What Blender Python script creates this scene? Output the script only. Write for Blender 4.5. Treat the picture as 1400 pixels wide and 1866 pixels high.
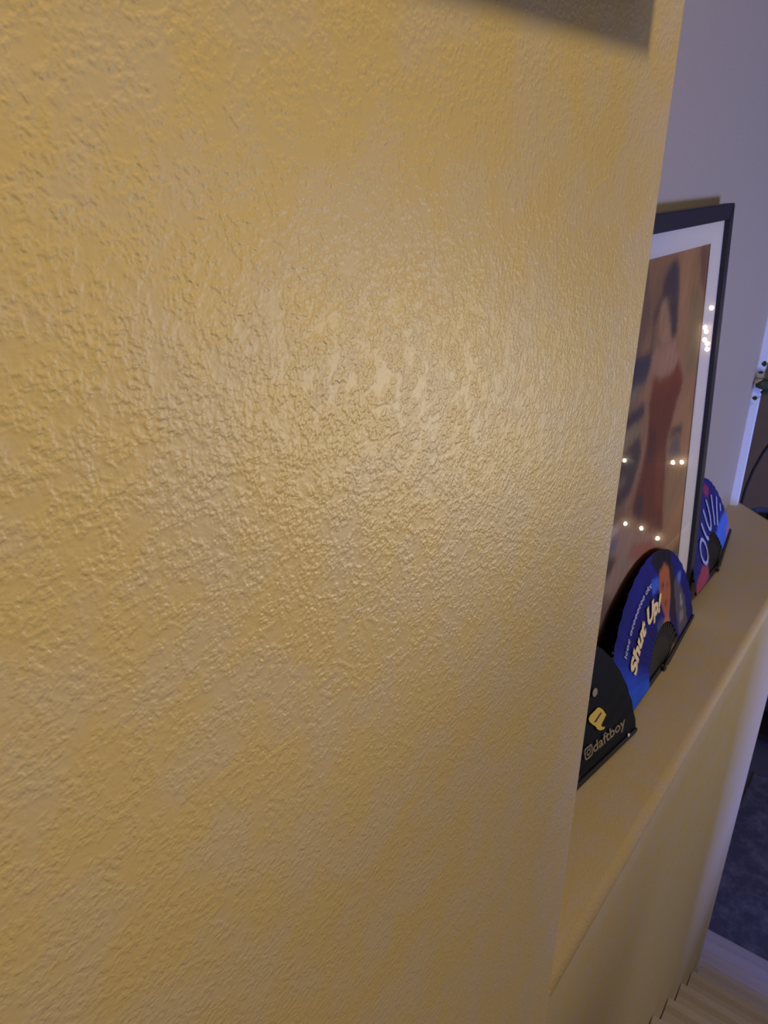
import bpy, bmesh, math, random
import numpy as np
from mathutils import Vector, Matrix

for o in list(bpy.data.objects):
    bpy.data.objects.remove(o, do_unlink=True)
scene = bpy.context.scene
COL = scene.collection
R = math.radians
random.seed(4)

# ------------------------------------------------------------------ camera
# x runs along the stair wall, y into the wall, z up; the stair wall face is y = 0
CAM_D = 0.26
PITCH, YAW = R(24.55), R(37.25)
cd = bpy.data.cameras.new('camera')
cam = bpy.data.objects.new('camera', cd)
COL.objects.link(cam)
cam.location = (0, -CAM_D, 0)
fw = Vector((math.cos(YAW) * math.cos(PITCH), math.sin(YAW) * math.cos(PITCH), -math.sin(PITCH)))
rt = Vector((math.sin(YAW), -math.cos(YAW), 0))
up = rt.cross(fw)
mat = Matrix((rt, up, -fw)).transposed().to_4x4()
mat.translation = cam.location
cam.matrix_world = mat
cd.sensor_fit = 'VERTICAL'
cd.sensor_height = 36.0
cd.lens = 36.0 * 1401 / 1866
cd.clip_start = 0.01
cd.dof.use_dof = True
cd.dof.focus_distance = 0.62
cd.dof.aperture_fstop = 27.0
scene.camera = cam

# ------------------------------------------------------------------ world, exposure
w = bpy.data.worlds.new('world')
scene.world = w
w.use_nodes = True
bg = w.node_tree.nodes['Background']
bg.inputs['Color'].default_value = (1.0, 0.91, 0.78, 1)
bg.inputs['Strength'].default_value = 0.115
vs = scene.view_settings
vs.view_transform = 'Standard'
vs.look = 'None'
vs.exposure = 0.0
vs.gamma = 1.0
vs.use_curve_mapping = False

# ------------------------------------------------------------------ large lights
def area(name, loc, target, size, power, color, size_y=None):
    l = bpy.data.lights.new(name, 'AREA')
    l.energy = power
    l.color = color
    l.size = size
    if size_y:
        l.shape = 'RECTANGLE'
        l.size_y = size_y
    else:
        l.shape = 'DISK'
    o = bpy.data.objects.new(name, l)
    COL.objects.link(o)
    o.location = loc
    o.rotation_euler = (Vector(target) - Vector(loc)).to_track_quat('-Z', 'Y').to_euler()
    return o

H = -1.1515            # top of the ledge
FLOOR = -4.06          # floor of the lower room
CEIL = 1.62
# ceiling lamp of the landing
area('landing_lamp_light', (-0.08, -0.95, 1.40), (0.25, 0.0, -0.2), 0.26, 24.5, (1.0, 0.765, 0.28))
# lamp of the lower room whose sheen lies on the stair wall
area('room_lamp_light', (2.95, -1.90, -1.00), (0.60, 0.0, -0.30), 0.42, 15.8, (1.0, 0.94, 0.80))
# unseen spot added to strengthen the glow on the stair wall
sp = bpy.data.lights.new('added_glow_spot', 'SPOT')
sp.energy = 38.0
sp.color = (1.0, 0.93, 0.80)
sp.spot_size = R(11.5)
sp.spot_blend = 1.0
sp.shadow_soft_size = 0.10
spo = bpy.data.objects.new('added_glow_spot', sp)
COL.objects.link(spo)
spo.location = (2.25, -1.72, -0.80)
spo.rotation_euler = (Vector((0.27, 0.0, -0.19)) - spo.location).to_track_quat('-Z', 'Y').to_euler()
# dusk daylight through the window of the lower room
area('window_light', (1.9, -3.3, -1.75), (2.6, 0.0, -1.6), 1.0, 122.0, (0.19, 0.27, 1.0), 1.3)

# ------------------------------------------------------------------ materials
def new_mat(name):
    m = bpy.data.materials.new(name)
    m.use_nodes = True
    nt = m.node_tree
    return m, nt, nt.nodes['Principled BSDF']

def mat_simple(name, col, rough=0.5, spec=0.5, noise=0.0, scale=40.0, bump=0.0, metallic=0.0):
    m, nt, p = new_mat(name)
    p.inputs['Base Color'].default_value = (*col, 1)
    p.inputs['Roughness'].default_value = rough
    p.inputs['Specular IOR Level'].default_value = spec
    p.inputs['Metallic'].default_value = metallic
    tc = nt.nodes.new('ShaderNodeTexCoord')
    nz = nt.nodes.new('ShaderNodeTexNoise')
    nz.inputs['Scale'].default_value = scale
    nz.inputs['Detail'].default_value = 4
    nt.links.new(tc.outputs['Object'], nz.inputs['Vector'])
    if noise > 0:
        mx = nt.nodes.new('ShaderNodeMix')
        mx.data_type = 'RGBA'
        mx.inputs[6].default_value = (*[c * (1 - noise) for c in col], 1)
        mx.inputs[7].default_value = (*[min(1, c * (1 + noise)) for c in col], 1)
        nt.links.new(nz.outputs['Fac'], mx.inputs[0])
        nt.links.new(mx.outputs[2], p.inputs['Base Color'])
    if bump > 0:
        b = nt.nodes.new('ShaderNodeBump')
        b.inputs['Distance'].default_value = bump
        nt.links.new(nz.outputs['Fac'], b.inputs['Height'])
        nt.links.new(b.outputs['Normal'], p.inputs['Normal'])
    return m

def mat_plaster(name, c1, c2, bump, rough=0.42, spec=0.5):
    """sprayed 'orange peel' wall: flat plateaus between clusters of small raised blobs"""
    m, nt, p = new_mat(name)
    N, L = nt.nodes.new, nt.links.new
    tc = N('ShaderNodeTexCoord')
    def noise(scale, detail, rough_=0.5, dist=0.0):
        n = N('ShaderNodeTexNoise')
        n.inputs['Scale'].default_value = scale
        n.inputs['Detail'].default_value = detail
        n.inputs['Roughness'].default_value = rough_
        n.inputs['Distortion'].default_value = dist
        L(tc.outputs['Object'], n.inputs['Vector'])
        return n.outputs['Fac']
    def rng(src, a, b, lo=0.0, hi=1.0):
        r = N('ShaderNodeMapRange')
        r.interpolation_type = 'SMOOTHSTEP'
        r.inputs['From Min'].default_value = a
        r.inputs['From Max'].default_value = b
        r.inputs['To Min'].default_value = lo
        r.inputs['To Max'].default_value = hi
        L(src, r.inputs['Value'])
        return r.outputs['Result']
    def mth(op, a, b):
        k = N('ShaderNodeMath')
        k.operation = op
        for i, v in enumerate((a, b)):
            if isinstance(v, float):
                k.inputs[i].default_value = v
            else:
                L(v, k.inputs[i])
        return k.outputs[0]
    blobs = rng(noise(235, 1.2, 0.5, 0.0), 0.34, 0.66)
    fine = rng(noise(560, 1.0, 0.5, 0.0), 0.30, 0.70)
    mask = rng(noise(75, 2.0), 0.36, 0.54, 0.22, 1.0)
    h = mth('ADD', blobs, mth('MULTIPLY', fine, 0.36))
    h = mth('MULTIPLY', h, mask)
    h = mth('ADD', h, mth('MULTIPLY', noise(60, 1.0), 0.8))
    bm_ = N('ShaderNodeBump')
    bm_.inputs['Distance'].default_value = bump
    bm_.inputs['Strength'].default_value = 1.0
    L(h, bm_.inputs['Height'])
    L(bm_.outputs['Normal'], p.inputs['Normal'])
    mx = N('ShaderNodeMix')
    mx.data_type = 'RGBA'
    mx.inputs[6].default_value = (*c1, 1)
    mx.inputs[7].default_value = (*c2, 1)
    L(rng(noise(17, 3.0, 0.6), 0.40, 0.62), mx.inputs[0])
    L(mx.outputs[2], p.inputs['Base Color'])
    p.inputs['Roughness'].default_value = rough
    p.inputs['Specular IOR Level'].default_value = spec
    return m

def mat_vcol(name, rough=0.6, spec=0.3):
    m, nt, p = new_mat(name)
    a = nt.nodes.new('ShaderNodeVertexColor')
    a.layer_name = 'print'
    nt.links.new(a.outputs['Color'], p.inputs['Base Color'])
    p.inputs['Roughness'].default_value = rough
    p.inputs['Specular IOR Level'].default_value = spec
    return m

def mat_emit(name, col, strength):
    m, nt, p = new_mat(name)
    p.inputs['Base Color'].default_value = (*col, 1)
    p.inputs['Emission Color'].default_value = (*col, 1)
    p.inputs['Emission Strength'].default_value = strength
    return m

def mat_glass(name):
    m = bpy.data.materials.new(name)
    m.use_nodes = True
    nt = m.node_tree
    nt.nodes.clear()
    out = nt.nodes.new('ShaderNodeOutputMaterial')
    mix = nt.nodes.new('ShaderNodeMixShader')
    fr = nt.nodes.new('ShaderNodeFresnel')
    fr.inputs['IOR'].default_value = 1.5
    tr = nt.nodes.new('ShaderNodeBsdfTransparent')
    gl = nt.nodes.new('ShaderNodeBsdfGlossy')
    gl.inputs['Roughness'].default_value = 0.012
    nt.links.new(fr.outputs[0], mix.inputs[0])
    nt.links.new(tr.outputs[0], mix.inputs[1])
    nt.links.new(gl.outputs[0], mix.inputs[2])
    nt.links.new(mix.outputs[0], out.inputs['Surface'])
    return m

M = {}
M['wall'] = mat_plaster('wall_plaster', (0.60, 0.47, 0.27), (0.58, 0.475, 0.37), 0.00031, 0.42, 0.55)
M['ledge'] = mat_plaster('ledge_plaster_shaded', (0.55, 0.43, 0.25), (0.535, 0.435, 0.335), 0.00024, 0.6, 0.35)  # same plaster as the wall, darkened for the dimmer light on the ledge
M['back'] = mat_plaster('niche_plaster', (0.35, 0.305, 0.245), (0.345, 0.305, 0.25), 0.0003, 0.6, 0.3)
M['far'] = mat_simple('far_wall_paint', (0.30, 0.215, 0.14), 0.8, 0.2, 0.1, 12)
M['ceil'] = mat_simple('ceiling_paint', (0.7, 0.66, 0.6), 0.9, 0.2, 0.04, 30)
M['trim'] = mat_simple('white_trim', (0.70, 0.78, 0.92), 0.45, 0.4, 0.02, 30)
M['carpet'] = mat_simple('stair_carpet', (0.43, 0.365, 0.335), 0.95, 0.1, 0.16, 300, 0.0018)
_p = M['carpet'].node_tree.nodes['Principled BSDF']
_p.inputs['Sheen Weight'].default_value = 0.35
_p.inputs['Sheen Roughness'].default_value = 0.4
M['floor'] = mat_simple('floor_carpet', (0.13, 0.12, 0.14), 0.95, 0.1, 0.2, 120, 0.002)
M['black'] = mat_simple('black_plastic', (0.012, 0.011, 0.012), 0.45, 0.5, 0.1, 60)
M['frame'] = mat_simple('frame_black', (0.010, 0.011, 0.024), 0.42, 0.5, 0.1, 50)
M['matboard'] = mat_simple('mat_board', (0.84, 0.73, 0.52), 0.8, 0.2, 0.03, 60)
M['backing'] = mat_simple('backing_board', (0.3, 0.22, 0.14), 0.9, 0.1, 0.1, 50)
M['glass'] = mat_glass('picture_glass')
M['print'] = mat_vcol('art_print', 0.7, 0.2)
M['fancloth'] = mat_vcol('fan_cloth', 0.7, 0.12)
M['rib'] = mat_simple('fan_rib', (0.010, 0.008, 0.008), 0.5, 0.25, 0.2, 80)
M['rivet'] = mat_simple('rivet_metal', (0.35, 0.33, 0.3), 0.35, 0.5, 0.05, 60, 0, 1.0)
M['txt_yellow'] = mat_simple('lettering_cream', (0.86, 0.66, 0.30), 0.6, 0.2, 0.05, 90)
M['txt_gold'] = mat_simple('lettering_gold', (0.62, 0.44, 0.05), 0.6, 0.2, 0.05, 90)
M['txt_dim'] = mat_simple('lettering_tan', (0.27, 0.22, 0.13), 0.6, 0.2, 0.05, 90)
M['txt_white'] = mat_simple('lettering_white', (0.62, 0.64, 0.78), 0.6, 0.2, 0.05, 90)
M['txt_pale'] = mat_simple('lettering_pale_blue', (0.36, 0.42, 0.72), 0.6, 0.2, 0.05, 90)
M['wood'] = mat_simple('dark_wood', (0.045, 0.028, 0.02), 0.5, 0.4, 0.3, 25)
M['leaf'] = mat_simple('leaf_green', (0.022, 0.04, 0.02), 0.45, 0.5, 0.3, 30)
M['pot'] = mat_simple('pot_clay', (0.25, 0.12, 0.08), 0.8, 0.2, 0.1, 30)
M['bluebox'] = mat_simple('blue_fabric', (0.10, 0.12, 0.34), 0.9, 0.1, 0.1, 60)
M['ceramic'] = mat_simple('pale_ceramic', (0.6, 0.52, 0.52), 0.3, 0.5, 0.05, 30)
M['bulb'] = mat_emit('bulb_glow', (1.0, 0.93, 0.80), 34.0)
M['shade'] = mat_simple('lamp_shade', (0.8, 0.75, 0.65), 0.6, 0.3, 0.03, 30)
M['canvas'] = mat_simple('picture_wood', (0.08, 0.05, 0.03), 0.6, 0.3, 0.2, 30)

def mat_rug():
    m, nt, p = new_mat('rug_pile')
    tc = nt.nodes.new('ShaderNodeTexCoord')
    nz = nt.nodes.new('ShaderNodeTexNoise')
    nz.inputs['Scale'].default_value = 11
    nz.inputs['Detail'].default_value = 5
    nz.inputs['Roughness'].default_value = 0.65
    rp = nt.nodes.new('ShaderNodeValToRGB')
    rp.color_ramp.elements[0].position = 0.45
    rp.color_ramp.elements[0].color = (0.10, 0.095, 0.12, 1)
    rp.color_ramp.elements[1].position = 0.72
    rp.color_ramp.elements[1].color = (0.20, 0.19, 0.22, 1)
    nt.links.new(tc.outputs['Object'], nz.inputs['Vector'])
    nt.links.new(nz.outputs['Fac'], rp.inputs[0])
    nt.links.new(rp.outputs[0], p.inputs['Base Color'])
    p.inputs['Roughness'].default_value = 1.0
    p.inputs['Specular IOR Level'].default_value = 0.05
    n2 = nt.nodes.new('ShaderNodeTexNoise')
    n2.inputs['Scale'].default_value = 260
    nt.links.new(tc.outputs['Object'], n2.inputs['Vector'])
    b = nt.nodes.new('ShaderNodeBump')
    b.inputs['Distance'].default_value = 0.003
    nt.links.new(n2.outputs['Fac'], b.inputs['Height'])
    nt.links.new(b.outputs['Normal'], p.inputs['Normal'])
    return m
M['rug'] = mat_rug()

# ------------------------------------------------------------------ mesh helpers
def link(name, me, m, parent=None):
    o = bpy.data.objects.new(name, me)
    COL.objects.link(o)
    if m is not None and len(me.materials) == 0:
        me.materials.append(m)
    if parent is not None:
        o.parent = parent
    return o

def from_bm(name, bm, m, parent=None, smooth=False):
    bmesh.ops.recalc_face_normals(bm, faces=bm.faces)
    me = bpy.data.meshes.new(name)
    bm.to_mesh(me)
    bm.free()
    if smooth:
        for p in me.polygons:
            p.use_smooth = True
    return link(name, me, m, parent)

def bm_box(bm, lo, hi):
    vs_ = [bm.verts.new((x, y, z)) for x in (lo[0], hi[0]) for y in (lo[1], hi[1]) for z in (lo[2], hi[2])]
    for f in ((0, 1, 3, 2), (4, 6, 7, 5), (0, 4, 5, 1), (2, 3, 7, 6), (0, 2, 6, 4), (1, 5, 7, 3)):
        bm.faces.new([vs_[i] for i in f])
    return vs_

def box(name, lo, hi, m, parent=None, bevel=0.0, seg=2):
    bm = bmesh.new()
    bm_box(bm, lo, hi)
    if bevel > 0:
        bmesh.ops.bevel(bm, geom=bm.edges[:], offset=bevel, segments=seg, profile=0.5, affect='EDGES')
    return from_bm(name, bm, m, parent)

def bm_prism(bm, pts, z0, z1):
    a = [bm.verts.new((x, y, z0)) for x, y in pts]
    b = [bm.verts.new((x, y, z1)) for x, y in pts]
    n = len(pts)
    bm.faces.new(a[::-1])
    bm.faces.new(b)
    for i in range(n):
        bm.faces.new((a[i], a[(i + 1) % n], b[(i + 1) % n], b[i]))
    return a, b

def tube(name, pts, r, m, parent=None, seg=8, r_end=None):
    pts = [Vector(p) for p in pts]
    bm = bmesh.new()
    rings = []
    n = len(pts)
    ref = Vector((0.31, 0.87, 0.37))
    for i, p in enumerate(pts):
        t = (pts[min(i + 1, n - 1)] - pts[max(i - 1, 0)]).normalized()
        a = t.cross(ref).normalized()
        b = t.cross(a)
        rr = r if r_end is None else r + (r_end - r) * i / (n - 1)
        rings.append([bm.verts.new(p + (a * math.cos(k * 2 * math.pi / seg) + b * math.sin(k * 2 * math.pi / seg)) * rr) for k in range(seg)])
    for i in range(n - 1):
        for k in range(seg):
            bm.faces.new((rings[i][k], rings[i][(k + 1) % seg], rings[i + 1][(k + 1) % seg], rings[i + 1][k]))
    bm.faces.new(rings[0])
    bm.faces.new(rings[-1][::-1])
    return from_bm(name, bm, m, parent, True)

def lathe(name, prof, m, parent=None, seg=24, loc=(0, 0, 0)):
    bm = bmesh.new()
    rings = [[bm.verts.new((loc[0] + r * math.cos(2 * math.pi * k / seg), loc[1] + r * math.sin(2 * math.pi * k / seg), loc[2] + z)) for k in range(seg)] for r, z in prof]
    for i in range(len(prof) - 1):
        for k in range(seg):
            bm.faces.new((rings[i][k], rings[i][(k + 1) % seg], rings[i + 1][(k + 1) % seg], rings[i + 1][k]))
    bm.faces.new(rings[0])
    bm.faces.new(rings[-1])
    return from_bm(name, bm, m, parent, True)

def empty(name, loc=(0, 0, 0), matrix=None):
    o = bpy.data.objects.new(name, None)
    COL.objects.link(o)
    o.empty_display_size = 0.05
    if matrix is not None:
        o.matrix_world = matrix
    else:
        o.location = loc
    return o

def tag(o, label, cat, group=None):
    o['label'] = label
    o['category'] = cat
    if group:
        o['group'] = group
    return o

def struct(o, label):
    o['kind'] = 'structure'
    o['label'] = label
    o['category'] = o.name.split('_')[0].split('.')[0]
    return o

# ------------------------------------------------------------------ the setting
XC = 0.761             # vertical end of the full-height part of the stair wall
XE = 2.665             # front end of the ledge wall
BACK = 0.2915          # face of the wall behind the ledge
RB = 0.020

def bevel_sel(bm, test, off, seg):
    es = [e for e in bm.edges if test(*[v.co for v in e.verts])]
    bmesh.ops.bevel(bm, geom=es, offset=off, segments=seg, profile=0.5, affect='EDGES')

# stair wall: full height up to XC, then only up to the ledge
bm = bmesh.new()
bm_prism(bm, [(-1.6, 0), (XC, 0), (XC, BACK + 0.02), (-1.6, BACK + 0.02)], H, CEIL)
bevel_sel(bm, lambda a, b: abs(a.x - XC) < 1e-4 and abs(b.x - XC) < 1e-4 and abs(a.y) < 1e-4 and abs(b.y) < 1e-4, 0.006, 4)
bm_prism(bm, [(-1.6, 0), (XC, 0), (XC, BACK + 0.02), (-1.6, BACK + 0.02)], FLOOR, H)
wall = from_bm('wall_left', bm, M['wall'])
for p in wall.data.polygons:
    p.use_smooth = False
struct(wall, 'textured yellow beige stair wall filling the left of the view')

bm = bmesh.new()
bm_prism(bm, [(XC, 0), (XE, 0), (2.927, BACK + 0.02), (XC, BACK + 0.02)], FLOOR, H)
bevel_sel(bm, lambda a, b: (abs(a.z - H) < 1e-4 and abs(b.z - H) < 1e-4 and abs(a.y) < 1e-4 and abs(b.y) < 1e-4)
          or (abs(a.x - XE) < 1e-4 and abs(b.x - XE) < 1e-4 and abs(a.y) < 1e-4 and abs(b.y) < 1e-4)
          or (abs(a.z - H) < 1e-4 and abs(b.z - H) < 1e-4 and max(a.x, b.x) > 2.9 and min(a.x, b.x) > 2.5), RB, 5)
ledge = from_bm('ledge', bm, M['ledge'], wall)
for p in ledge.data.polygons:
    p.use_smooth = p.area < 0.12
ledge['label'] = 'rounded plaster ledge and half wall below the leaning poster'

bm = bmesh.new()
bm_prism(bm, [(XC - 0.3, BACK), (2.86, BACK), (2.90, BACK + 0.14), (XC - 0.3, BACK + 0.14)], FLOOR, CEIL)
struct(from_bm('wall_back', bm, M['back']), 'pale grey wall behind the ledge and framed poster')

# white corner trim at the end of the back wall
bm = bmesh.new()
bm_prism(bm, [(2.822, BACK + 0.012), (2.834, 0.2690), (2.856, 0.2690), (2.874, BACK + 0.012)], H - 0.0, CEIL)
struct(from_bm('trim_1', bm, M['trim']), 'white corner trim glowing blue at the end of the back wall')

struct(box('floor', (-1.7, -4.2, FLOOR - 0.1), (7.0, 2.4, FLOOR), M['floor']), 'grey carpet floor of the lower room past the rug')
struct(box('wall_far', (6.06, -4.2, FLOOR), (6.2, 2.4, CEIL), M['far']), 'dark unlit far wall seen past the end of the ledge')
struct(box('ceiling', (-1.7, -4.2, CEIL), (7.0, 2.4, CEIL + 0.1), M['ceil']), 'ceiling above the stairs out of view')
# unseen low wall on the open side, its steps shaped to block light (behind the photographer's right shoulder)
bm = bmesh.new()
bm_box(bm, (-1.6, -1.20, FLOOR), (2.15, -1.07, -1.20))
bm_box(bm, (-1.6, -1.20, -1.20), (1.20, -1.07, -0.30))
bm_box(bm, (2.15, -1.20, FLOOR), (2.50, -1.07, -2.30))
struct(from_bm('wall_right', bm, M['back']), 'unseen low guard wall on the open side of the stairs, stepped to block light')

# ------------------------------------------------------------------ carpeted stairs
RUN, RISE = 0.2377, 0.2039
X0, Z0 = 2.4503, -3.0388
stairs = tag(empty('staircase', (2.5, -0.5, FLOOR)), 'brown carpeted staircase going down beside the beige wall', 'staircase')

def step_mesh(y_end=-0.004):
    """profile in x-z, nosing at x=0, tread at z=0, extruded over y"""
    r = 0.017
    prof = [(-RUN - 0.03, -0.020), (-0.075, -0.020), (-0.052, -0.016), (-0.034, -0.002)]
    for k in range(0, 9):
        a = math.pi / 2 - k * math.pi / 8
        prof.append((-r + r * math.cos(a), -r + r * math.sin(a)))
    prof += [(-0.024, -2 * r - 0.004), (-0.026, -RISE - 0.020), (-RUN - 0.03, -RISE - 0.020)]
    bm = bmesh.new()
    ys = np.linspace(-1.066, y_end, 24)
    rows = []
    for y in ys:
        rows.append([bm.verts.new((x, y, z)) for x, z in prof])
    n = len(prof)
    for i in range(len(ys) - 1):
        for k in range(n):
            bm.faces.new((rows[i][k], rows[i][(k + 1) % n], rows[i + 1][(k + 1) % n], rows[i + 1][k]))
    bm.faces.new(rows[0])
    bm.faces.new(rows[-1][::-1])
    bmesh.ops.recalc_face_normals(bm, faces=bm.faces)
    me = bpy.data.meshes.new('step')
    bm.to_mesh(me)
    bm.free()
    me.materials.append(M['carpet'])
    return me

sm = step_mesh()
sm_wide = step_mesh(0.12)
sm_mid = step_mesh(0.03)
for k in range(-4, 11):
    o = bpy.data.objects.new('step', sm_wide if k <= -3 else sm_mid if k == -2 else sm)
    COL.objects.link(o)
    o.parent = stairs
    o.location = Vector((X0 - RUN * k, 0, Z0 + RISE * k)) - stairs.location

# rug on the floor of the lower room
bm = bmesh.new()
bm_box(bm, (3.50, -2.2, FLOOR), (5.06, 0.20, FLOOR + 0.014))
bmesh.ops.bevel(bm, geom=bm.edges[:], offset=0.005, segments=2, affect='EDGES')
tag(from_bm('rug', bm, M['rug']), 'dark navy mottled rug at the foot of the stairs', 'rug')

# ------------------------------------------------------------------ framed poster leaning on the wall
FB = Vector((0, 0.1874, H))
fv = Vector((0, 0.2564 - 0.1874, -0.0890 - H))
FL = fv.length
fv.normalize()
fn = Vector((0, -fv.z, fv.y))          # towards the viewer
fx = Vector((1, 0, 0))
fm = Matrix((fx, fv, fn)).transposed().to_4x4()
fm.translation = FB + Vector((1.235, 0, 0))
poster = tag(empty('framed_poster', matrix=fm), 'large black framed art print leaning on the ledge behind the fans', 'picture')
W = 2.035 - 1.235
BW, TH = 0.035, 0.024

def rail(pts):
    bm = bmesh.new()
    bm_prism(bm, pts, -TH, 0.0)
    bmesh.ops.bevel(bm, geom=[e for e in bm.edges if min(v.co.z for v in e.verts) > -1e-6], offset=0.0015, segments=2, affect='EDGES')
    return from_bm('frame_rail', bm, M['frame'], poster)

rail([(0, 0), (W, 0), (W - BW, BW), (BW, BW)])
rail([(0, FL), (BW, FL - BW), (W - BW, FL - BW), (W, FL)])
rail([(0, 0), (BW, BW), (BW, FL - BW), (0, FL)])
rail([(W, 0), (W, FL), (W - BW, FL - BW), (W - BW, BW)])
box('backing', (BW * 0.6, BW * 0.6, -TH + 0.001), (W - BW * 0.6, FL - BW * 0.6, -0.013), M['backing'], poster)
MI = (0.125, 0.105, 0.672, 0.984)      # opening of the mat
a_, b_ = BW - 0.004, -0.0100
bm = bmesh.new()
for lo, hi in (((a_, a_), (W - a_, MI[1])), ((a_, MI[3]), (W - a_, FL - a_)), ((a_, MI[1]), (MI[0], MI[3])), ((MI[2], MI[1]), (W - a_, MI[3]))):
    bm_box(bm, (lo[0], lo[1], b_ - 0.002), (hi[0], hi[1], b_))
from_bm('mat_board', bm, M['matboard'], poster)

# the print: soft painted shapes of a figure in a red dress in a brown room
def srgb(c):
    c = np.array(c, float) / 255.0
    return np.where(c <= 0.04045, c / 12.92, ((c + 0.055) / 1.055) ** 2.4)

def in_poly(px, py, poly):
    inside = np.zeros(px.shape, bool)
    n = len(poly)
    for i in range(n):
        x1, y1 = poly[i]
        x2, y2 = poly[(i + 1) % n]
        c = ((y1 > py) != (y2 > py)) & (px < (x2 - x1) * (py - y1) / (y2 - y1 + 1e-12) + x1)
        inside ^= c
    return inside

def paint(px, py, base, shapes, jitter, seed=1, k=12):
    """colour of each point: shapes painted one over another with soft brushed edges"""
    rng = np.random.default_rng(seed)
    col = base.copy()
    for poly, c in shapes:
        acc = np.zeros(px.shape)
        for _ in range(k):
            acc += in_poly(px + rng.normal(size=px.shape) * jitter, py + rng.normal(size=px.shape) * jitter, poly)
        acc = (acc / k)[..., None]
        col = col * (1 - acc) + srgb(c) * acc
    return col

def smooth_noise(px, py, f, seed):
    rng = np.random.default_rng(seed)
    out = np.zeros(px.shape)
    for i in range(14):
        a = rng.uniform(0, 6.28)
        ff = f * rng.uniform(0.4, 1.8)
        out += np.sin((px * math.cos(a) + py * math.sin(a)) * ff + rng.uniform(0, 6.28))
    return out / 5.0

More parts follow.
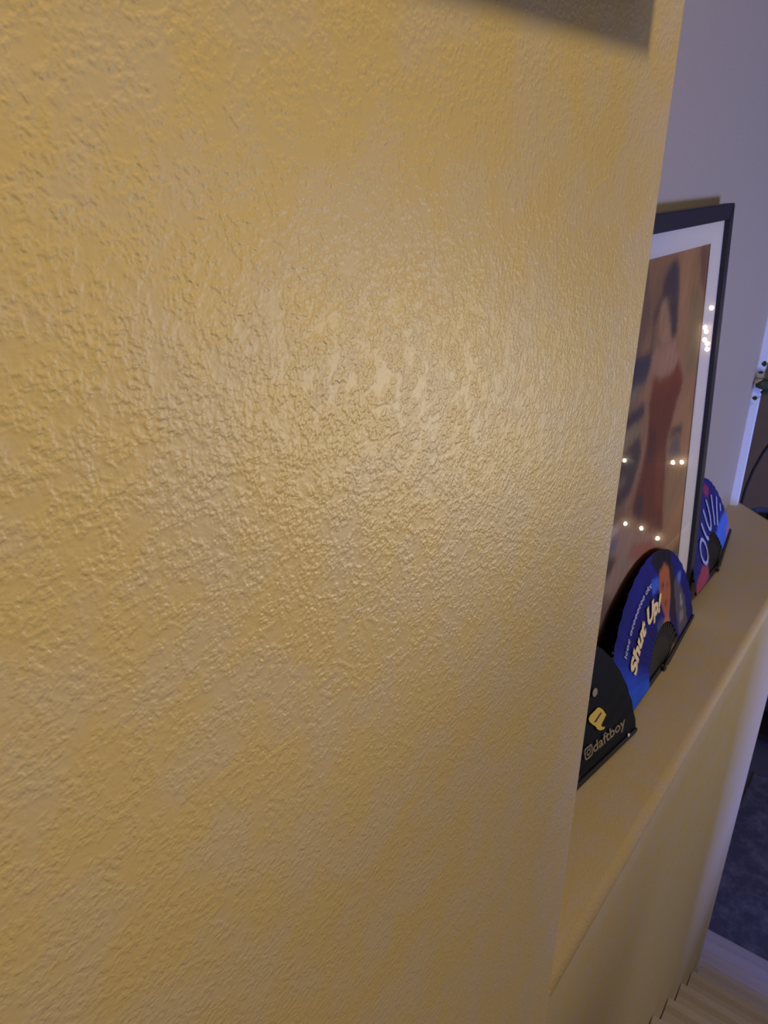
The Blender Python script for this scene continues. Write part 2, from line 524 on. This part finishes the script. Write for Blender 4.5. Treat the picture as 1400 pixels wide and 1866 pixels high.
PX0, PY0, PX1, PY1 = 1.235 + MI[0] - 0.004, MI[1] - 0.004, 1.235 + MI[2] + 0.004, MI[3] + 0.004
nx, ny = 150, 240
gx, gy = np.meshgrid(np.linspace(PX0, PX1, nx), np.linspace(PY0, PY1, ny))
base = np.zeros((ny, nx, 3)) + srgb((142, 104, 72))
base *= (1 + 0.20 * smooth_noise(gx * 1.7, gy * 0.7, 22, 3))[..., None]
base *= (0.86 + 0.3 * np.clip((gx - 1.45) / 0.45, 0, 1))[..., None]
SH = [
    ([(1.36, 0.985), (1.52, 0.985), (1.56, 0.86), (1.50, 0.80), (1.36, 0.82)], (118, 88, 66)),
    ([(1.84, 0.985), (1.91, 0.985), (1.91, 0.86), (1.87, 0.90)], (112, 78, 56)),
    ([(1.80, 0.90), (1.91, 0.87), (1.91, 0.70), (1.83, 0.70)], (132, 104, 70)),
    ([(1.484, 0.803), (1.575, 0.801), (1.584, 0.766), (1.559, 0.745), (1.507, 0.726), (1.463, 0.705), (1.36, 0.68), (1.36, 0.79), (1.46, 0.79)], (66, 56, 64)),
    ([(1.456, 0.744), (1.539, 0.742), (1.497, 0.704), (1.446, 0.691), (1.40, 0.70)], (128, 106, 84)),
    ([(1.40, 0.689), (1.556, 0.696), (1.569, 0.671), (1.513, 0.661), (1.40, 0.650)], (62, 52, 58)),
    ([(1.40, 0.66), (1.53, 0.66), (1.55, 0.635), (1.46, 0.613), (1.40, 0.62)], (136, 112, 84)),
    ([(1.38, 0.621), (1.461, 0.612), (1.541, 0.63), (1.566, 0.584), (1.538, 0.508), (1.446, 0.505), (1.36, 0.497), (1.36, 0.60)], (72, 58, 52)),
    ([(1.41, 0.56), (1.455, 0.568), (1.50, 0.55), (1.44, 0.535)], (112, 92, 76)),
    ([(1.36, 0.49), (1.491, 0.449), (1.575, 0.399), (1.721, 0.337), (1.76, 0.20), (1.36, 0.20)], (150, 118, 98)),
    ([(1.36, 0.47), (1.46, 0.455), (1.47, 0.445), (1.36, 0.455)], (205, 180, 160)),
    ([(1.39, 0.448), (1.47, 0.42), (1.45, 0.40), (1.38, 0.42)], (118, 104, 116)),
    ([(1.36, 0.425), (1.461, 0.379), (1.418, 0.35), (1.36, 0.361)], (82, 62, 54)),
    ([(1.36, 0.33), (1.42, 0.31), (1.50, 0.22), (1.44, 0.18), (1.36, 0.20)], (120, 92, 68)),
    ([(1.549, 0.376), (1.724, 0.326), (1.70, 0.30), (1.631, 0.31), (1.542, 0.339)], (152, 92, 72)),
    ([(1.36, 0.20), (1.91, 0.24), (1.91, 0.09), (1.36, 0.09)], (96, 70, 56)),
    # figure
    ([(1.67, 0.974), (1.701, 0.962), (1.716, 0.926), (1.721, 0.884), (1.651, 0.888), (1.61, 0.898), (1.618, 0.939), (1.647, 0.96)], (74, 58, 62)),
    ([(1.609, 0.903), (1.633, 0.898), (1.602, 0.875), (1.581, 0.853), (1.582, 0.800), (1.57, 0.79), (1.572, 0.877)], (84, 64, 58)),
    ([(1.612, 0.893), (1.641, 0.897), (1.669, 0.868), (1.684, 0.827), (1.717, 0.797), (1.669, 0.795), (1.626, 0.81), (1.608, 0.851), (1.609, 0.876)], (156, 118, 88)),
    ([(1.622, 0.862), (1.636, 0.866), (1.634, 0.856)], (108, 76, 60)),
    ([(1.626, 0.838), (1.640, 0.839), (1.637, 0.832)], (142, 74, 58)),
    ([(1.65, 0.893), (1.719, 0.89), (1.724, 0.858), (1.728, 0.804), (1.698, 0.806), (1.675, 0.854)], (70, 54, 56)),
    ([(1.606, 0.798), (1.717, 0.797), (1.765, 0.75), (1.729, 0.727), (1.656, 0.725), (1.589, 0.744), (1.576, 0.768)], (158, 116, 92)),
    ([(1.745, 0.77), (1.79, 0.75), (1.832, 0.679), (1.801, 0.632), (1.788, 0.60), (1.765, 0.617), (1.782, 0.69), (1.765, 0.735)], (150, 108, 82)),
    ([(1.572, 0.765), (1.597, 0.745), (1.593, 0.70), (1.598, 0.609), (1.572, 0.557), (1.538, 0.508), (1.508, 0.472), (1.484, 0.486), (1.521, 0.519), (1.561, 0.574), (1.57, 0.633), (1.561, 0.737)], (146, 104, 78)),
    ([(1.604, 0.744), (1.656, 0.722), (1.729, 0.727), (1.757, 0.749), (1.809, 0.693), (1.788, 0.66), (1.591, 0.675), (1.597, 0.711)], (120, 58, 28)),
    ([(1.591, 0.70), (1.790, 0.688), (1.759, 0.622), (1.73, 0.57), (1.731, 0.536), (1.742, 0.395), (1.759, 0.329), (1.636, 0.376), (1.525, 0.463), (1.575, 0.542), (1.598, 0.609), (1.593, 0.649)], (108, 54, 28)),
    ([(1.60, 0.64), (1.66, 0.60), (1.65, 0.55), (1.60, 0.56)], (86, 46, 30)),
    ([(1.66, 0.55), (1.72, 0.53), (1.73, 0.40), (1.68, 0.42)], (124, 64, 32)),
    ([(1.56, 0.50), (1.60, 0.47), (1.60, 0.41), (1.545, 0.455)], (78, 48, 44)),
    ([(1.738, 0.54), (1.785, 0.564), (1.826, 0.55), (1.843, 0.491), (1.765, 0.508)], (104, 88, 84)),
    ([(1.75, 0.59), (1.83, 0.58), (1.84, 0.555), (1.79, 0.57), (1.745, 0.565)], (78, 60, 54)),
    ([(1.76, 0.49), (1.85, 0.46), (1.91, 0.50), (1.91, 0.38), (1.77, 0.34)], (146, 114, 80)),
]
colp = paint(gx, gy, base, SH, 0.0075, 5, 16)
colp *= (1 + 0.07 * smooth_noise(gx * 3, gy, 60, 9))[..., None]
colp = np.clip(colp * np.array([1.5, 1.45, 0.92]), 0.005, 1)
verts = [(gx[j, i] - 1.235, gy[j, i], b_ - 0.0025) for j in range(ny) for i in range(nx)]
faces = [(j * nx + i, j * nx + i + 1, (j + 1) * nx + i + 1, (j + 1) * nx + i) for j in range(ny - 1) for i in range(nx - 1)]
me = bpy.data.meshes.new('art_print')
me.from_pydata(verts, [], faces)
ca = me.color_attributes.new('print', 'FLOAT_COLOR', 'POINT')
ca.data.foreach_set('color', np.concatenate([colp.reshape(-1, 3), np.ones((nx * ny, 1))], 1).astype(np.float32).ravel())
o = link('art_print', me, M['print'], poster)
o['label'] = 'brown print of a figure in a long red dress'
me = bpy.data.meshes.new('glass_pane')
me.from_pydata([(a_, a_, -0.0055), (W - a_, a_, -0.0055), (W - a_, FL - a_, -0.0055), (a_, FL - a_, -0.0055)], [], [(0, 1, 2, 3)])
link('glass_pane', me, M['glass'], poster)

# ------------------------------------------------------------------ hand fans
def text_mesh(txt, size, shear=0.0, offset=0.0):
    c = bpy.data.curves.new('t', 'FONT')
    c.body = txt
    c.size = size
    c.shear = shear
    c.offset = offset
    c.resolution_u = 3
    o_ = bpy.data.objects.new('t', c)
    COL.objects.link(o_)
    bpy.context.view_layer.update()
    dg = bpy.context.evaluated_depsgraph_get()
    me_ = bpy.data.meshes.new_from_object(o_.evaluated_get(dg))
    v = [tuple(q.co) for q in me_.vertices]
    f = [tuple(q.vertices) for q in me_.polygons]
    bpy.data.objects.remove(o_, do_unlink=True)
    bpy.data.curves.remove(c)
    bpy.data.meshes.remove(me_)
    return v, f

def solid(name, verts2, faces, z0, th, m, parent, zf=None):
    """thin raised lettering from flat faces"""
    me_ = bpy.data.meshes.new(name)
    n = len(verts2)
    vv = [(x, y, z0 + th) for x, y in verts2] + [(x, y, z0) for x, y in verts2]
    ff = list(faces) + [tuple(i + n for i in f[::-1]) for f in faces]
    cnt = {}
    for f in faces:
        for i in range(len(f)):
            e = (f[i], f[(i + 1) % len(f)])
            cnt[e] = 1
    for (a, b) in list(cnt):
        if (b, a) not in cnt:
            ff.append((b, a, a + n, b + n))
    me_.from_pydata(vv, [], ff)
    me_.update()
    return link(name, me_, m, parent)

def arc_text(name, txt, size, r0, a_start, a_end, m, parent, shear=0.0, offset=0.0, z=0.004):
    v, f = text_mesh(txt, size, shear, offset)
    xs = [p[0] for p in v]
    x0, x1 = min(xs), max(xs)
    out = []
    for x, y, _ in v:
        a = R(a_start + (a_end - a_start) * (x - x0) / (x1 - x0))
        out.append(((r0 + y) * math.cos(a), (r0 + y) * math.sin(a)))
    return solid(name, out, f, z, 0.0006, m, parent)

def flat_text(name, txt, size, u0, u1, v0, m, parent, shear=0.0, offset=0.0, rot=0.0, z=0.004):
    v, f = text_mesh(txt, size, shear, offset)
    xs = [p[0] for p in v]
    x0, x1 = min(xs), max(xs)
    out = []
    for x, y, _ in v:
        s = (x - x0) / (x1 - x0) * (u1 - u0)
        out.append((u0 + s * math.cos(rot) - y * math.sin(rot), v0 + s * math.sin(rot) + y * math.cos(rot)))
    return solid(name, out, f, z, 0.0006, m, parent)

def strip(name, pts, width, m, parent, z=0.004, closed=False):
    """flat brushed stroke along a polyline (lettering)"""
    P = [Vector((x, y, 0)) for x, y in pts]
    n = len(P)
    vs_, fs = [], []
    for i in range(n):
        if closed:
            t = (P[(i + 1) % n] - P[i - 1]).normalized()
        else:
            t = (P[min(i + 1, n - 1)] - P[max(i - 1, 0)]).normalized()
        d = Vector((-t.y, t.x, 0)) * width / 2
        vs_ += [tuple((P[i] - d).xy), tuple((P[i] + d).xy)]
    rngi = n if closed else n - 1
    for i in range(rngi):
        j = (i + 1) % n
        fs.append((2 * i, 2 * j, 2 * j + 1, 2 * i + 1))
    return solid(name, vs_, fs, z, 0.0006, m, parent)

def disc(name, c, r, m, parent, z=0.004, n=14, ry=None):
    pts = [(c[0] + r * math.cos(k * 2 * math.pi / n), c[1] + (ry or r) * math.sin(k * 2 * math.pi / n)) for k in range(n)]
    return solid(name, pts, [tuple(range(n))], z, 0.0006, m, parent)

def make_fan(pose, piv2, a0, a1, design, label, pleats=22, rin=0.112):
    px, py, rz, lean, RAD = pose
    rz, lean = R(rz), R(lean)
    u = Vector((math.cos(rz), math.sin(rz), 0))
    bk = Vector((-math.sin(rz), math.cos(rz), 0))
    v = bk * math.sin(lean) + Vector((0, 0, math.cos(lean)))
    wv = u.cross(v)
    m4 = Matrix((u, v, wv)).transposed().to_4x4()
    m4.translation = (px, py, H + 0.012)
    root = tag(empty('hand_fan', matrix=m4), label, 'fan', 'folding hand fans standing open on the ledge')
    p2 = Vector((piv2[0], piv2[1], 0))
    sub = 4
    nt_ = pleats * sub * 2 + 1
    nr = 26
    th = np.linspace(R(a0), R(a1), nt_)
    amp = 0.0010
    ph = np.arange(nt_) % (2 * sub)
    zig = np.where(ph < sub, ph, 2 * sub - ph) / sub * 2 - 1
    X = np.zeros((nr, nt_)); Y = X.copy(); Z = X.copy()
    for j in range(nr):
        for i in range(nt_):
            e = Vector((RAD * math.cos(th[i]), RAD * math.sin(th[i]), 0))
            d = e - p2
            L = d.length
            # cloth edge scallops slightly between the ribs
            t = rin / L + (1 - rin / L) * j / (nr - 1)
            q = p2 + d * t
            X[j, i], Y[j, i] = q.x, q.y
            Z[j, i] = zig[i] * amp * (0.35 + 0.65 * j / (nr - 1))
    col = np.clip(design(X, Y), 0.003, 1)
    vv = np.stack([X, Y, Z], -1).reshape(-1, 3)
    ff = [(j * nt_ + i, j * nt_ + i + 1, (j + 1) * nt_ + i + 1, (j + 1) * nt_ + i) for j in range(nr - 1) for i in range(nt_ - 1)]
    me_ = bpy.data.meshes.new('cloth_leaf')
    me_.from_pydata(vv.tolist(), [], ff)
    ca_ = me_.color_attributes.new('print', 'FLOAT_COLOR', 'POINT')
    ca_.data.foreach_set('color', np.concatenate([col.reshape(-1, 3), np.ones((nr * nt_, 1))], 1).astype(np.float32).ravel())
    leaf = link('cloth_leaf', me_, M['fancloth'], root)
    sol = leaf.modifiers.new('thick', 'SOLIDIFY')
    sol.thickness = 0.0006
    # ribs behind the cloth, fanned out of the pivot
    def rib(name, ang, wid, thk, z, ext, m, inner=-0.018):
        e = Vector((RAD * math.cos(ang), RAD * math.sin(ang), 0))
        d = (e - p2)
        L = d.length * ext
        d.normalize()
        s = Vector((-d.y, d.x, 0))
        bm_ = bmesh.new()
        sec = [(inner, 0.55), (inner + 0.008, 0.9), (0.0, 1.0), (rin, 0.8), (L * 0.97, 0.62), (L, 0.4)]
        vs2 = []
        for t, k in sec:
            c = p2 + d * t
            vs2.append([bm_.verts.new(c + s * wid / 2 * k + Vector((0, 0, z))), bm_.verts.new(c - s * wid / 2 * k + Vector((0, 0, z))),
                        bm_.verts.new(c - s * wid / 2 * k + Vector((0, 0, z - thk))), bm_.verts.new(c + s * wid / 2 * k + Vector((0, 0, z - thk)))])
        for i in range(len(sec) - 1):
            for k in range(4):
                bm_.faces.new((vs2[i][k], vs2[i][(k + 1) % 4], vs2[i + 1][(k + 1) % 4], vs2[i + 1][k]))
        bm_.faces.new(vs2[0])
        bm_.faces.new(vs2[-1][::-1])
        return from_bm(name, bm_, m, root)
    for k in range(1, pleats):
        rib('rib', R(a0) + (R(a1) - R(a0)) * k / pleats, 0.011, 0.0012, -0.0030 - 0.0002 * k, 0.985, M['rib'], -0.012)
    rib('guard_stick', R(a0), 0.017, 0.003, 0.0040, 1.0, M['rib'], -0.014)
    rib('guard_stick', R(a1), 0.017, 0.003, -0.0030, 1.0, M['rib'], -0.014)
    bm_ = bmesh.new()
    bmesh.ops.create_cone(bm_, cap_ends=True, segments=14, radius1=0.006, radius2=0.005, depth=0.016, matrix=Matrix.Translation((p2.x, p2.y, -0.001)))
    from_bm('rivet', bm_, M['rivet'], root)
    return root

def base_col(X, c):
    return np.zeros(X.shape + (3,)) + srgb(c)

# blue fan with the words
def design_blue(X, Y):
    c = base_col(X, (25, 25, 104))
    a = np.degrees(np.arctan2(Y, X))
    k = np.clip((a - 135) / 30, 0, 1)[..., None]
    c = c * (1 - k) + srgb((36, 78, 190)) * k
    c *= (1 + 0.22 * smooth_noise(X, Y, 40, 2))[..., None]
    S = [
        ([(0.03, 0.30), (0.07, 0.33), (0.19, 0.30), (0.17, 0.20), (0.09, 0.235)], (26, 20, 34)),
        ([(0.03, 0.255), (0.075, 0.245), (0.075, 0.215), (0.03, 0.215)], (52, 96, 190)),
        ([(0.085, 0.250), (0.125, 0.262), (0.165, 0.225), (0.158, 0.16), (0.135, 0.115), (0.11, 0.112), (0.088, 0.16), (0.074, 0.205)], (164, 92, 54)),
        ([(0.094, 0.212), (0.112, 0.216), (0.112, 0.205), (0.094, 0.203)], (84, 44, 34)),
        ([(0.128, 0.200), (0.142, 0.198), (0.142, 0.190), (0.128, 0.191)], (84, 44, 34)),
        ([(0.103, 0.160), (0.130, 0.160), (0.124, 0.150), (0.108, 0.150)], (128, 44, 40)),
        ([(0.088, 0.118), (0.135, 0.120), (0.140, 0.062), (0.095, 0.065)], (176, 106, 72)),
        ([(0.160, 0.245), (0.19, 0.22), (0.205, 0.12), (0.16, 0.06), (0.150, 0.11), (0.158, 0.17)], (46, 32, 34)),
        ([(0.185, 0.18), (0.215, 0.19), (0.265, 0.10), (0.275, 0.02), (0.20, 0.02), (0.19, 0.10)], (84, 76, 82)),
        ([(0.225, 0.13), (0.24, 0.12), (0.245, 0.09), (0.23, 0.09)], (150, 140, 140)),
        ([(0.215, 0.08), (0.245, 0.08), (0.245, 0.05), (0.215, 0.05)], (128, 118, 116)),
        ([(0.045, 0.13), (0.088, 0.13), (0.085, 0.07), (0.05, 0.08)], (70, 74, 104)),
        ([(0.22, 0.19), (0.245, 0.185), (0.24, 0.16), (0.22, 0.165)], (84, 110, 190)),
    ]
    S = [([(x_ - 0.016, y_ * 0.98) for x_, y_ in pl], cc) for pl, cc in S]
    return paint(X, Y, c, S, 0.003, 3, 10)

fan_b = make_fan((1.618, 0.1400, 1.6, 12.0, 0.312), (0.060, -0.003), 3, 178.5, design_blue,
                 'blue folding fan with cream lettering standing before the framed poster')
arc_text('lettering', 'Shut Up!', 0.060, 0.163, 149, 72, M['txt_yellow'], fan_b, 0.22, 0.0026)
arc_text('small_lettering', 'lcoc ocooocoo clcc', 0.021, 0.240, 141, 90, M['txt_white'], fan_b, 0.1, 0.0)

# black fan with gold emblem
def design_black(X, Y):
    c = base_col(X, (13, 13, 13))
    c *= (1 + 0.12 * smooth_noise(X, Y, 40, 5))[..., None]
    return c

fan_k = make_fan((1.055, 0.1620, -9.26, 12.5, 0.345), (0.02, -0.003), 1.5, 178, design_black,
                 'black folding fan with gold emblem and name, half hidden by the wall edge')
flat_text('lettering', 'daftboy', 0.033, 0.176, 0.298, 0.0425, M['txt_dim'], fan_k, 0.0, 0.0002)
# rounded square camera mark before the name
mk = []
for cx_, cy_, a_s in ((0.167, 0.061, 0), (0.152, 0.061, 90), (0.152, 0.047, 180), (0.167, 0.047, 270)):
    for q in range(4):
        an = R(a_s + q * 30)
        mk.append((cx_ + 0.005 * math.cos(an), cy_ + 0.005 * math.sin(an)))
strip('camera_mark', mk, 0.003, M['txt_dim'], fan_k, closed=True)
strip('camera_mark', [(0.1595 + 0.006 * math.cos(R(q * 30)), 0.054 + 0.006 * math.sin(R(q * 30))) for q in range(12)], 0.0025, M['txt_dim'], fan_k, closed=True)
disc('camera_mark', (0.1665, 0.0605), 0.0015, M['txt_dim'], fan_k)
# gold emblem: slanted slotted block with a hooked tail
emb = [(0.2099, 0.1305), (0.2199, 0.1208), (0.231, 0.1034), (0.2217, 0.0971), (0.212, 0.091), (0.2103, 0.088), (0.2158, 0.0819), (0.2235, 0.0787), (0.2188, 0.0756),
       (0.2054, 0.0795), (0.1953, 0.088), (0.1908, 0.0966), (0.1806, 0.1066), (0.1712, 0.1177), (0.1698, 0.1253), (0.1765, 0.1296), (0.1926, 0.1314), (0.2015, 0.1331)]
solid('emblem', emb[::-1], [tuple(range(len(emb)))], 0.004, 0.0006, M['txt_gold'], fan_k)
slot = [(0.212, 0.1185), (0.2158, 0.115), (0.192, 0.1054), (0.1866, 0.1089)]
solid('emblem_slot', slot[::-1], [(0, 1, 2, 3)], 0.0047, 0.0004, M['black'], fan_k)
disc('emblem_dot', (0.199, 0.170), 0.009, M['txt_dim'], fan_k)
disc('price_dot', (0.309, 0.014), 0.004, M['txt_white'], fan_k)

# far fan: dark blue with pale radiating letters
def design_far(X, Y):
    c = base_col(X, (40, 42, 110))
    c *= (1 + 0.15 * smooth_noise(X, Y, 40, 8))[..., None]
    S = [
        ([(0.05, 0.25), (0.085, 0.245), (0.12, 0.222), (0.095, 0.205), (0.05, 0.22)], (140, 52, 84)),
        ([(0.253, 0.092), (0.30, 0.06), (0.285, 0.0), (0.122, 0.01), (0.097, 0.055), (0.0, 0.105), (0.127, 0.09)], (70, 104, 205)),
        ([(0.22, 0.04), (0.29, 0.045), (0.29, -0.02), (0.16, -0.01)], (140, 110, 165)),
        ([(0.115, 0.098), (0.0, 0.122), (-0.05, 0.116), (0.0, 0.100), (0.10, 0.080)], (34, 36, 100)),
        ([(-0.30, 0.06), (-0.16, 0.078), (-0.05, 0.04), (-0.06, 0.028), (-0.18, 0.024), (-0.30, -0.005)], (150, 66, 84)),
        ([(-0.30, 0.02), (-0.20, 0.022), (-0.07, 0.026), (-0.08, -0.01), (-0.30, -0.02)], (74, 60, 100)),
    ]
    return paint(X, Y, c, S, 0.004, 4, 10)

fan_f = make_fan((2.2756, 0.1831, 6.75, 20.8, 0.280), (0.004, -0.002), 3, 171, design_far,
                 'small far fan with pale blue radiating letters beside the poster frame')
strip('lettering', [(-0.118, 0.145), (-0.138, 0.141), (-0.152, 0.129), (-0.158, 0.112), (-0.150, 0.090), (-0.131, 0.073), (-0.106, 0.069), (-0.088, 0.078), (-0.080, 0.096), (-0.086, 0.118), (-0.100, 0.136)], 0.011, M['txt_pale'], fan_f, closed=True)
strip('lettering', [(-0.078, 0.180), (-0.069, 0.150), (-0.056, 0.128), (-0.044, 0.116), (-0.033, 0.114)], 0.012, M['txt_pale'], fan_f)
strip('lettering', [(-0.024, 0.202), (-0.018, 0.179), (-0.014, 0.155), (-0.003, 0.132), (0.012, 0.124), (0.028, 0.132), (0.039, 0.154), (0.041, 0.185), (0.036, 0.212)], 0.012, M['txt_pale'], fan_f)
strip('lettering', [(0.112, 0.201), (0.098, 0.169), (0.087, 0.137), (0.073, 0.114)], 0.012, M['txt_pale'], fan_f)
strip('lettering', [(0.174, 0.172), (0.152, 0.149), (0.126, 0.121), (0.108, 0.099)], 0.012, M['txt_pale'], fan_f)
strip('lettering', [(0.202, 0.138), (0.187, 0.118)], 0.011, M['txt_pale'], fan_f)

# ------------------------------------------------------------------ picture hung above on the stair wall (its shadow falls into view)
pic = tag(empty('hanging_picture', (0.513, 0, 0.121)), 'dark framed picture hung high on the stair wall, casting a shadow', 'picture')
for lo, hi in (((-0.36, -0.034, 0.0), (0.150, -0.004, 0.03)), ((-0.36, -0.034, 0.40), (0.150, -0.004, 0.43)),
               ((-0.36, -0.034, 0.03), (-0.33, -0.004, 0.40)), ((0.120, -0.034, 0.03), (0.150, -0.004, 0.40))):
    box('frame_rail', lo, hi, M['canvas'], pic, 0.002, 1)
box('picture_panel', (-0.335, -0.022, 0.025), (0.125, -0.0045, 0.405), M['backing'], pic)

# ------------------------------------------------------------------ things beyond the ledge
# thin black cable hanging past the end of the ledge
CXX = 3.52
def cab(y, z):                       # the same hanging curve, further into the room
    return (CXX, (y + 0.26) * CXX / 3.0 - 0.26, z * CXX / 3.0)
tag(tube('cable', [(CXX, 0.06, CEIL), (CXX, 0.07, 0.2), (CXX, 0.12, -0.55), cab(0.165, -0.82), cab(0.215, -0.910), cab(0.247, -0.985),
                   cab(0.268, -1.06), cab(0.281, -1.14), cab(0.286, -1.23), (CXX, 0.39, -1.7), (CXX, 0.395, -3.0), (CXX, 0.395, FLOOR + 0.004)], 0.0065, M['black']),
    'thin black cable curving down behind the end of the ledge', 'cable')

# tall dark cabinet behind the end of the ledge
sh = tag(empty('tall_cabinet', (3.83, 0.64, FLOOR)), 'tall dark cabinet just past the end of the ledge', 'cabinet')
hgt = 2.28
box('body', (-0.2, -0.40, 0.06), (0.2, 0.42, hgt), M['wood'], sh, 0.004)
box('plinth', (-0.18, -0.37, 0.0), (0.2, 0.40, 0.06), M['wood'], sh)
for k, (y0, y1) in enumerate(((-0.39, 0.008), (0.012, 0.41))):
    d = box('door', (-0.222, y0, 0.08), (-0.202, y1, hgt - 0.02), M['wood'], sh, 0.003)
    hb = box('handle', (-0.245, (0.0 if k == 0 else 0.03) - 0.02, 1.1), (-0.222, (0.0 if k == 0 else 0.03) - 0.008, 1.25), M['rivet'], d, 0.003)

# plant in a dark blue pot on the cabinet
PB = Vector((3.83, 0.305, FLOOR + hgt))
hp = tag(empty('potted_plant', PB), 'plant in a dark blue pot, a dark leaf crossing the white corner trim', 'plant')
lathe('pot', [(0.060, 0), (0.068, 0.01), (0.082, 0.16), (0.089, 0.19), (0.090, 0.215), (0.078, 0.215), (0.074, 0.19)], M['bluebox'], hp)
lathe('soil', [(0.072, 0.185), (0.074, 0.195), (0.04, 0.20)], M['wood'], hp)

def leaf_obj(base, tip, width, droop=0.02):
    b, t = Vector(base), Vector(tip)
    d = t - b
    s_ = d.cross(Vector((-1.0, -0.1, 0.25))).normalized()
    nrm = s_.cross(d).normalized()
    bm_ = bmesh.new()
    n = 8
    rows = []
    for i in range(n + 1):
        f = i / n
        wd = width * (math.sin(math.pi * (0.08 + 0.9 * f ** 0.8)) ** 0.8)
        c = b + d * f - Vector((0, 0, droop * f * f))
        rows.append([bm_.verts.new(c + s_ * wd / 2 + nrm * 0.004), bm_.verts.new(c), bm_.verts.new(c - s_ * wd / 2 + nrm * 0.004)])
    for i in range(n):
        for k in range(2):
            bm_.faces.new((rows[i][k], rows[i][k + 1], rows[i + 1][k + 1], rows[i + 1][k]))
    o_ = from_bm('leaf', bm_, M['leaf'], hp, True)
    sd = o_.modifiers.new('thick', 'SOLIDIFY')
    sd.thickness = 0.001
    return o_

# long stems arch out of the pot towards the end of the ledge
def rel(x, y, z):
    return (x - PB.x, y - PB.y, z - PB.z)
stem_top = rel(2.90, 0.105, -0.670)
tube('stem', [(0, 0, 0.19), rel(3.78, 0.20, -1.25), rel(3.55, 0.10, -0.92), rel(3.20, 0.06, -0.72), stem_top], 0.006, M['leaf'], hp, 6, 0.003)
tube('stem', [(0, 0.01, 0.19), (0.01, -0.05, 0.40), (0.0, -0.07, 0.62)], 0.005, M['leaf'], hp, 6)
leaf_obj(stem_top, rel(2.795, 0.281, -0.694), 0.085, 0.0)
leaf_obj(stem_top, rel(2.790, 0.277, -0.668), 0.011, 0.0)
leaf_obj(rel(2.93, 0.10, -0.675), rel(2.80, 0.262, -0.716), 0.060, 0.0)
for a in range(6):
    an = R(a * 46 + 160)
    zz = 0.40 + 0.04 * a
    leaf_obj((0.0, -0.06, zz), (0.14 * math.cos(an), -0.06 - 0.16 * abs(math.sin(an)), zz + 0.05), 0.06, 0.04)
for (y, z, wd) in ((0.270, -0.614, 0.018), (0.275, -0.644, 0.008), (0.2775, -0.733, 0.014)):
    q = rel(2.785, y - 0.012, z)
    tube('stem', [stem_top, tuple(Vector(stem_top).lerp(Vector(q), 0.6) + Vector((0, 0, 0.015))), q], 0.0007, M['leaf'], hp, 5)
    leaf_obj(q, rel(2.785, y + 0.003, z - 0.002), wd, 0.0)

cup = tag(empty('ornament', (3.70, 0.42, FLOOR + hgt)), 'small pale ceramic ornament on the cabinet by the ledge end', 'ornament')
lathe('body', [(0.020, 0), (0.026, 0.03), (0.030, 0.10), (0.022, 0.16), (0.013, 0.20), (0.017, 0.225)], M['ceramic'], cup, 16)

# low dark bench on the far side of the rug
bn = tag(empty('low_bench', (5.55, -0.1, FLOOR)), 'low dark brown bench on the grey carpet beyond the rug', 'bench')
box('seat', (-0.22, -0.9, 0.36), (0.22, 0.9, 0.42), M['wood'], bn, 0.008)
box('shelf', (-0.20, -0.86, 0.10), (0.20, 0.86, 0.13), M['wood'], bn, 0.004)
for x in (-0.19, 0.15):
    for y in (-0.87, 0.83):
        box('leg', (x, y, 0), (x + 0.04, y + 0.04, 0.36), M['wood'], bn, 0.003)
box('back_panel', (0.185, -0.86, 0.10), (0.20, 0.86, 0.36), M['wood'], bn)

# ------------------------------------------------------------------ lamps
# glowing bulbs on the far wall, mirrored in the poster glass
def bulb_mesh():
    bm_ = bmesh.new()
    bmesh.ops.create_uvsphere(bm_, u_segments=14, v_segments=10, radius=0.013)
    for v in bm_.verts:
        if v.co.z > 0:
            v.co.z *= 1.35
    me_ = bpy.data.meshes.new('bulb')
    bm_.to_mesh(me_)
    bm_.free()
    me_.materials.append(M['bulb'])
    return me_
BM_ = bulb_mesh()
def string_lights(pts, label):
    root = tag(empty('string_lights', (6.055, pts[0][0], pts[0][1])), label, 'lights')
    path = []
    for i, (y, z) in enumerate(pts):
        path.append(Vector((6.052, y, z + 0.026)) - root.location)
        if i < len(pts) - 1:
            y2, z2 = pts[i + 1]
            path.append(Vector((6.052, (y + y2) / 2, (z + z2) / 2 - 0.01)) - root.location)
    tube('wire', path, 0.002, M['black'], root, 5)
    for y, z in pts:
        ob = bpy.data.objects.new('bulb', BM_)
        COL.objects.link(ob)
        ob.parent = root
        ob.location = Vector((6.03, y, z)) - root.location
    return root
string_lights([(-0.89, -0.84), (-0.93, -0.98), (-0.92, -1.01), (-0.93, -1.07), (-0.91, -1.10), (-0.91, -1.14)], 'upper string of glowing bulbs mirrored in the poster mat')
string_lights([(-1.54, -2.07), (-1.14, -2.05), (-1.07, -2.04)], 'middle string of glowing bulbs mirrored in the poster glass')
string_lights([(-1.53, -2.64), (-1.39, -2.66), (-1.25, -2.73)], 'lowest string of glowing bulbs mirrored above the blue fan')

# ceiling lamp of the landing
cl = tag(empty('ceiling_lamp', (-0.08, -0.95, CEIL)), 'round ceiling lamp above the landing out of view', 'lamp')
lathe('lamp_base', [(0.16, 0), (0.16, -0.03), (0.13, -0.04)], M['trim'], cl)
lathe('lamp_shade', [(0.15, -0.03), (0.15, -0.07), (0.12, -0.10), (0.06, -0.12), (0.01, -0.125)], M['shade'], cl)
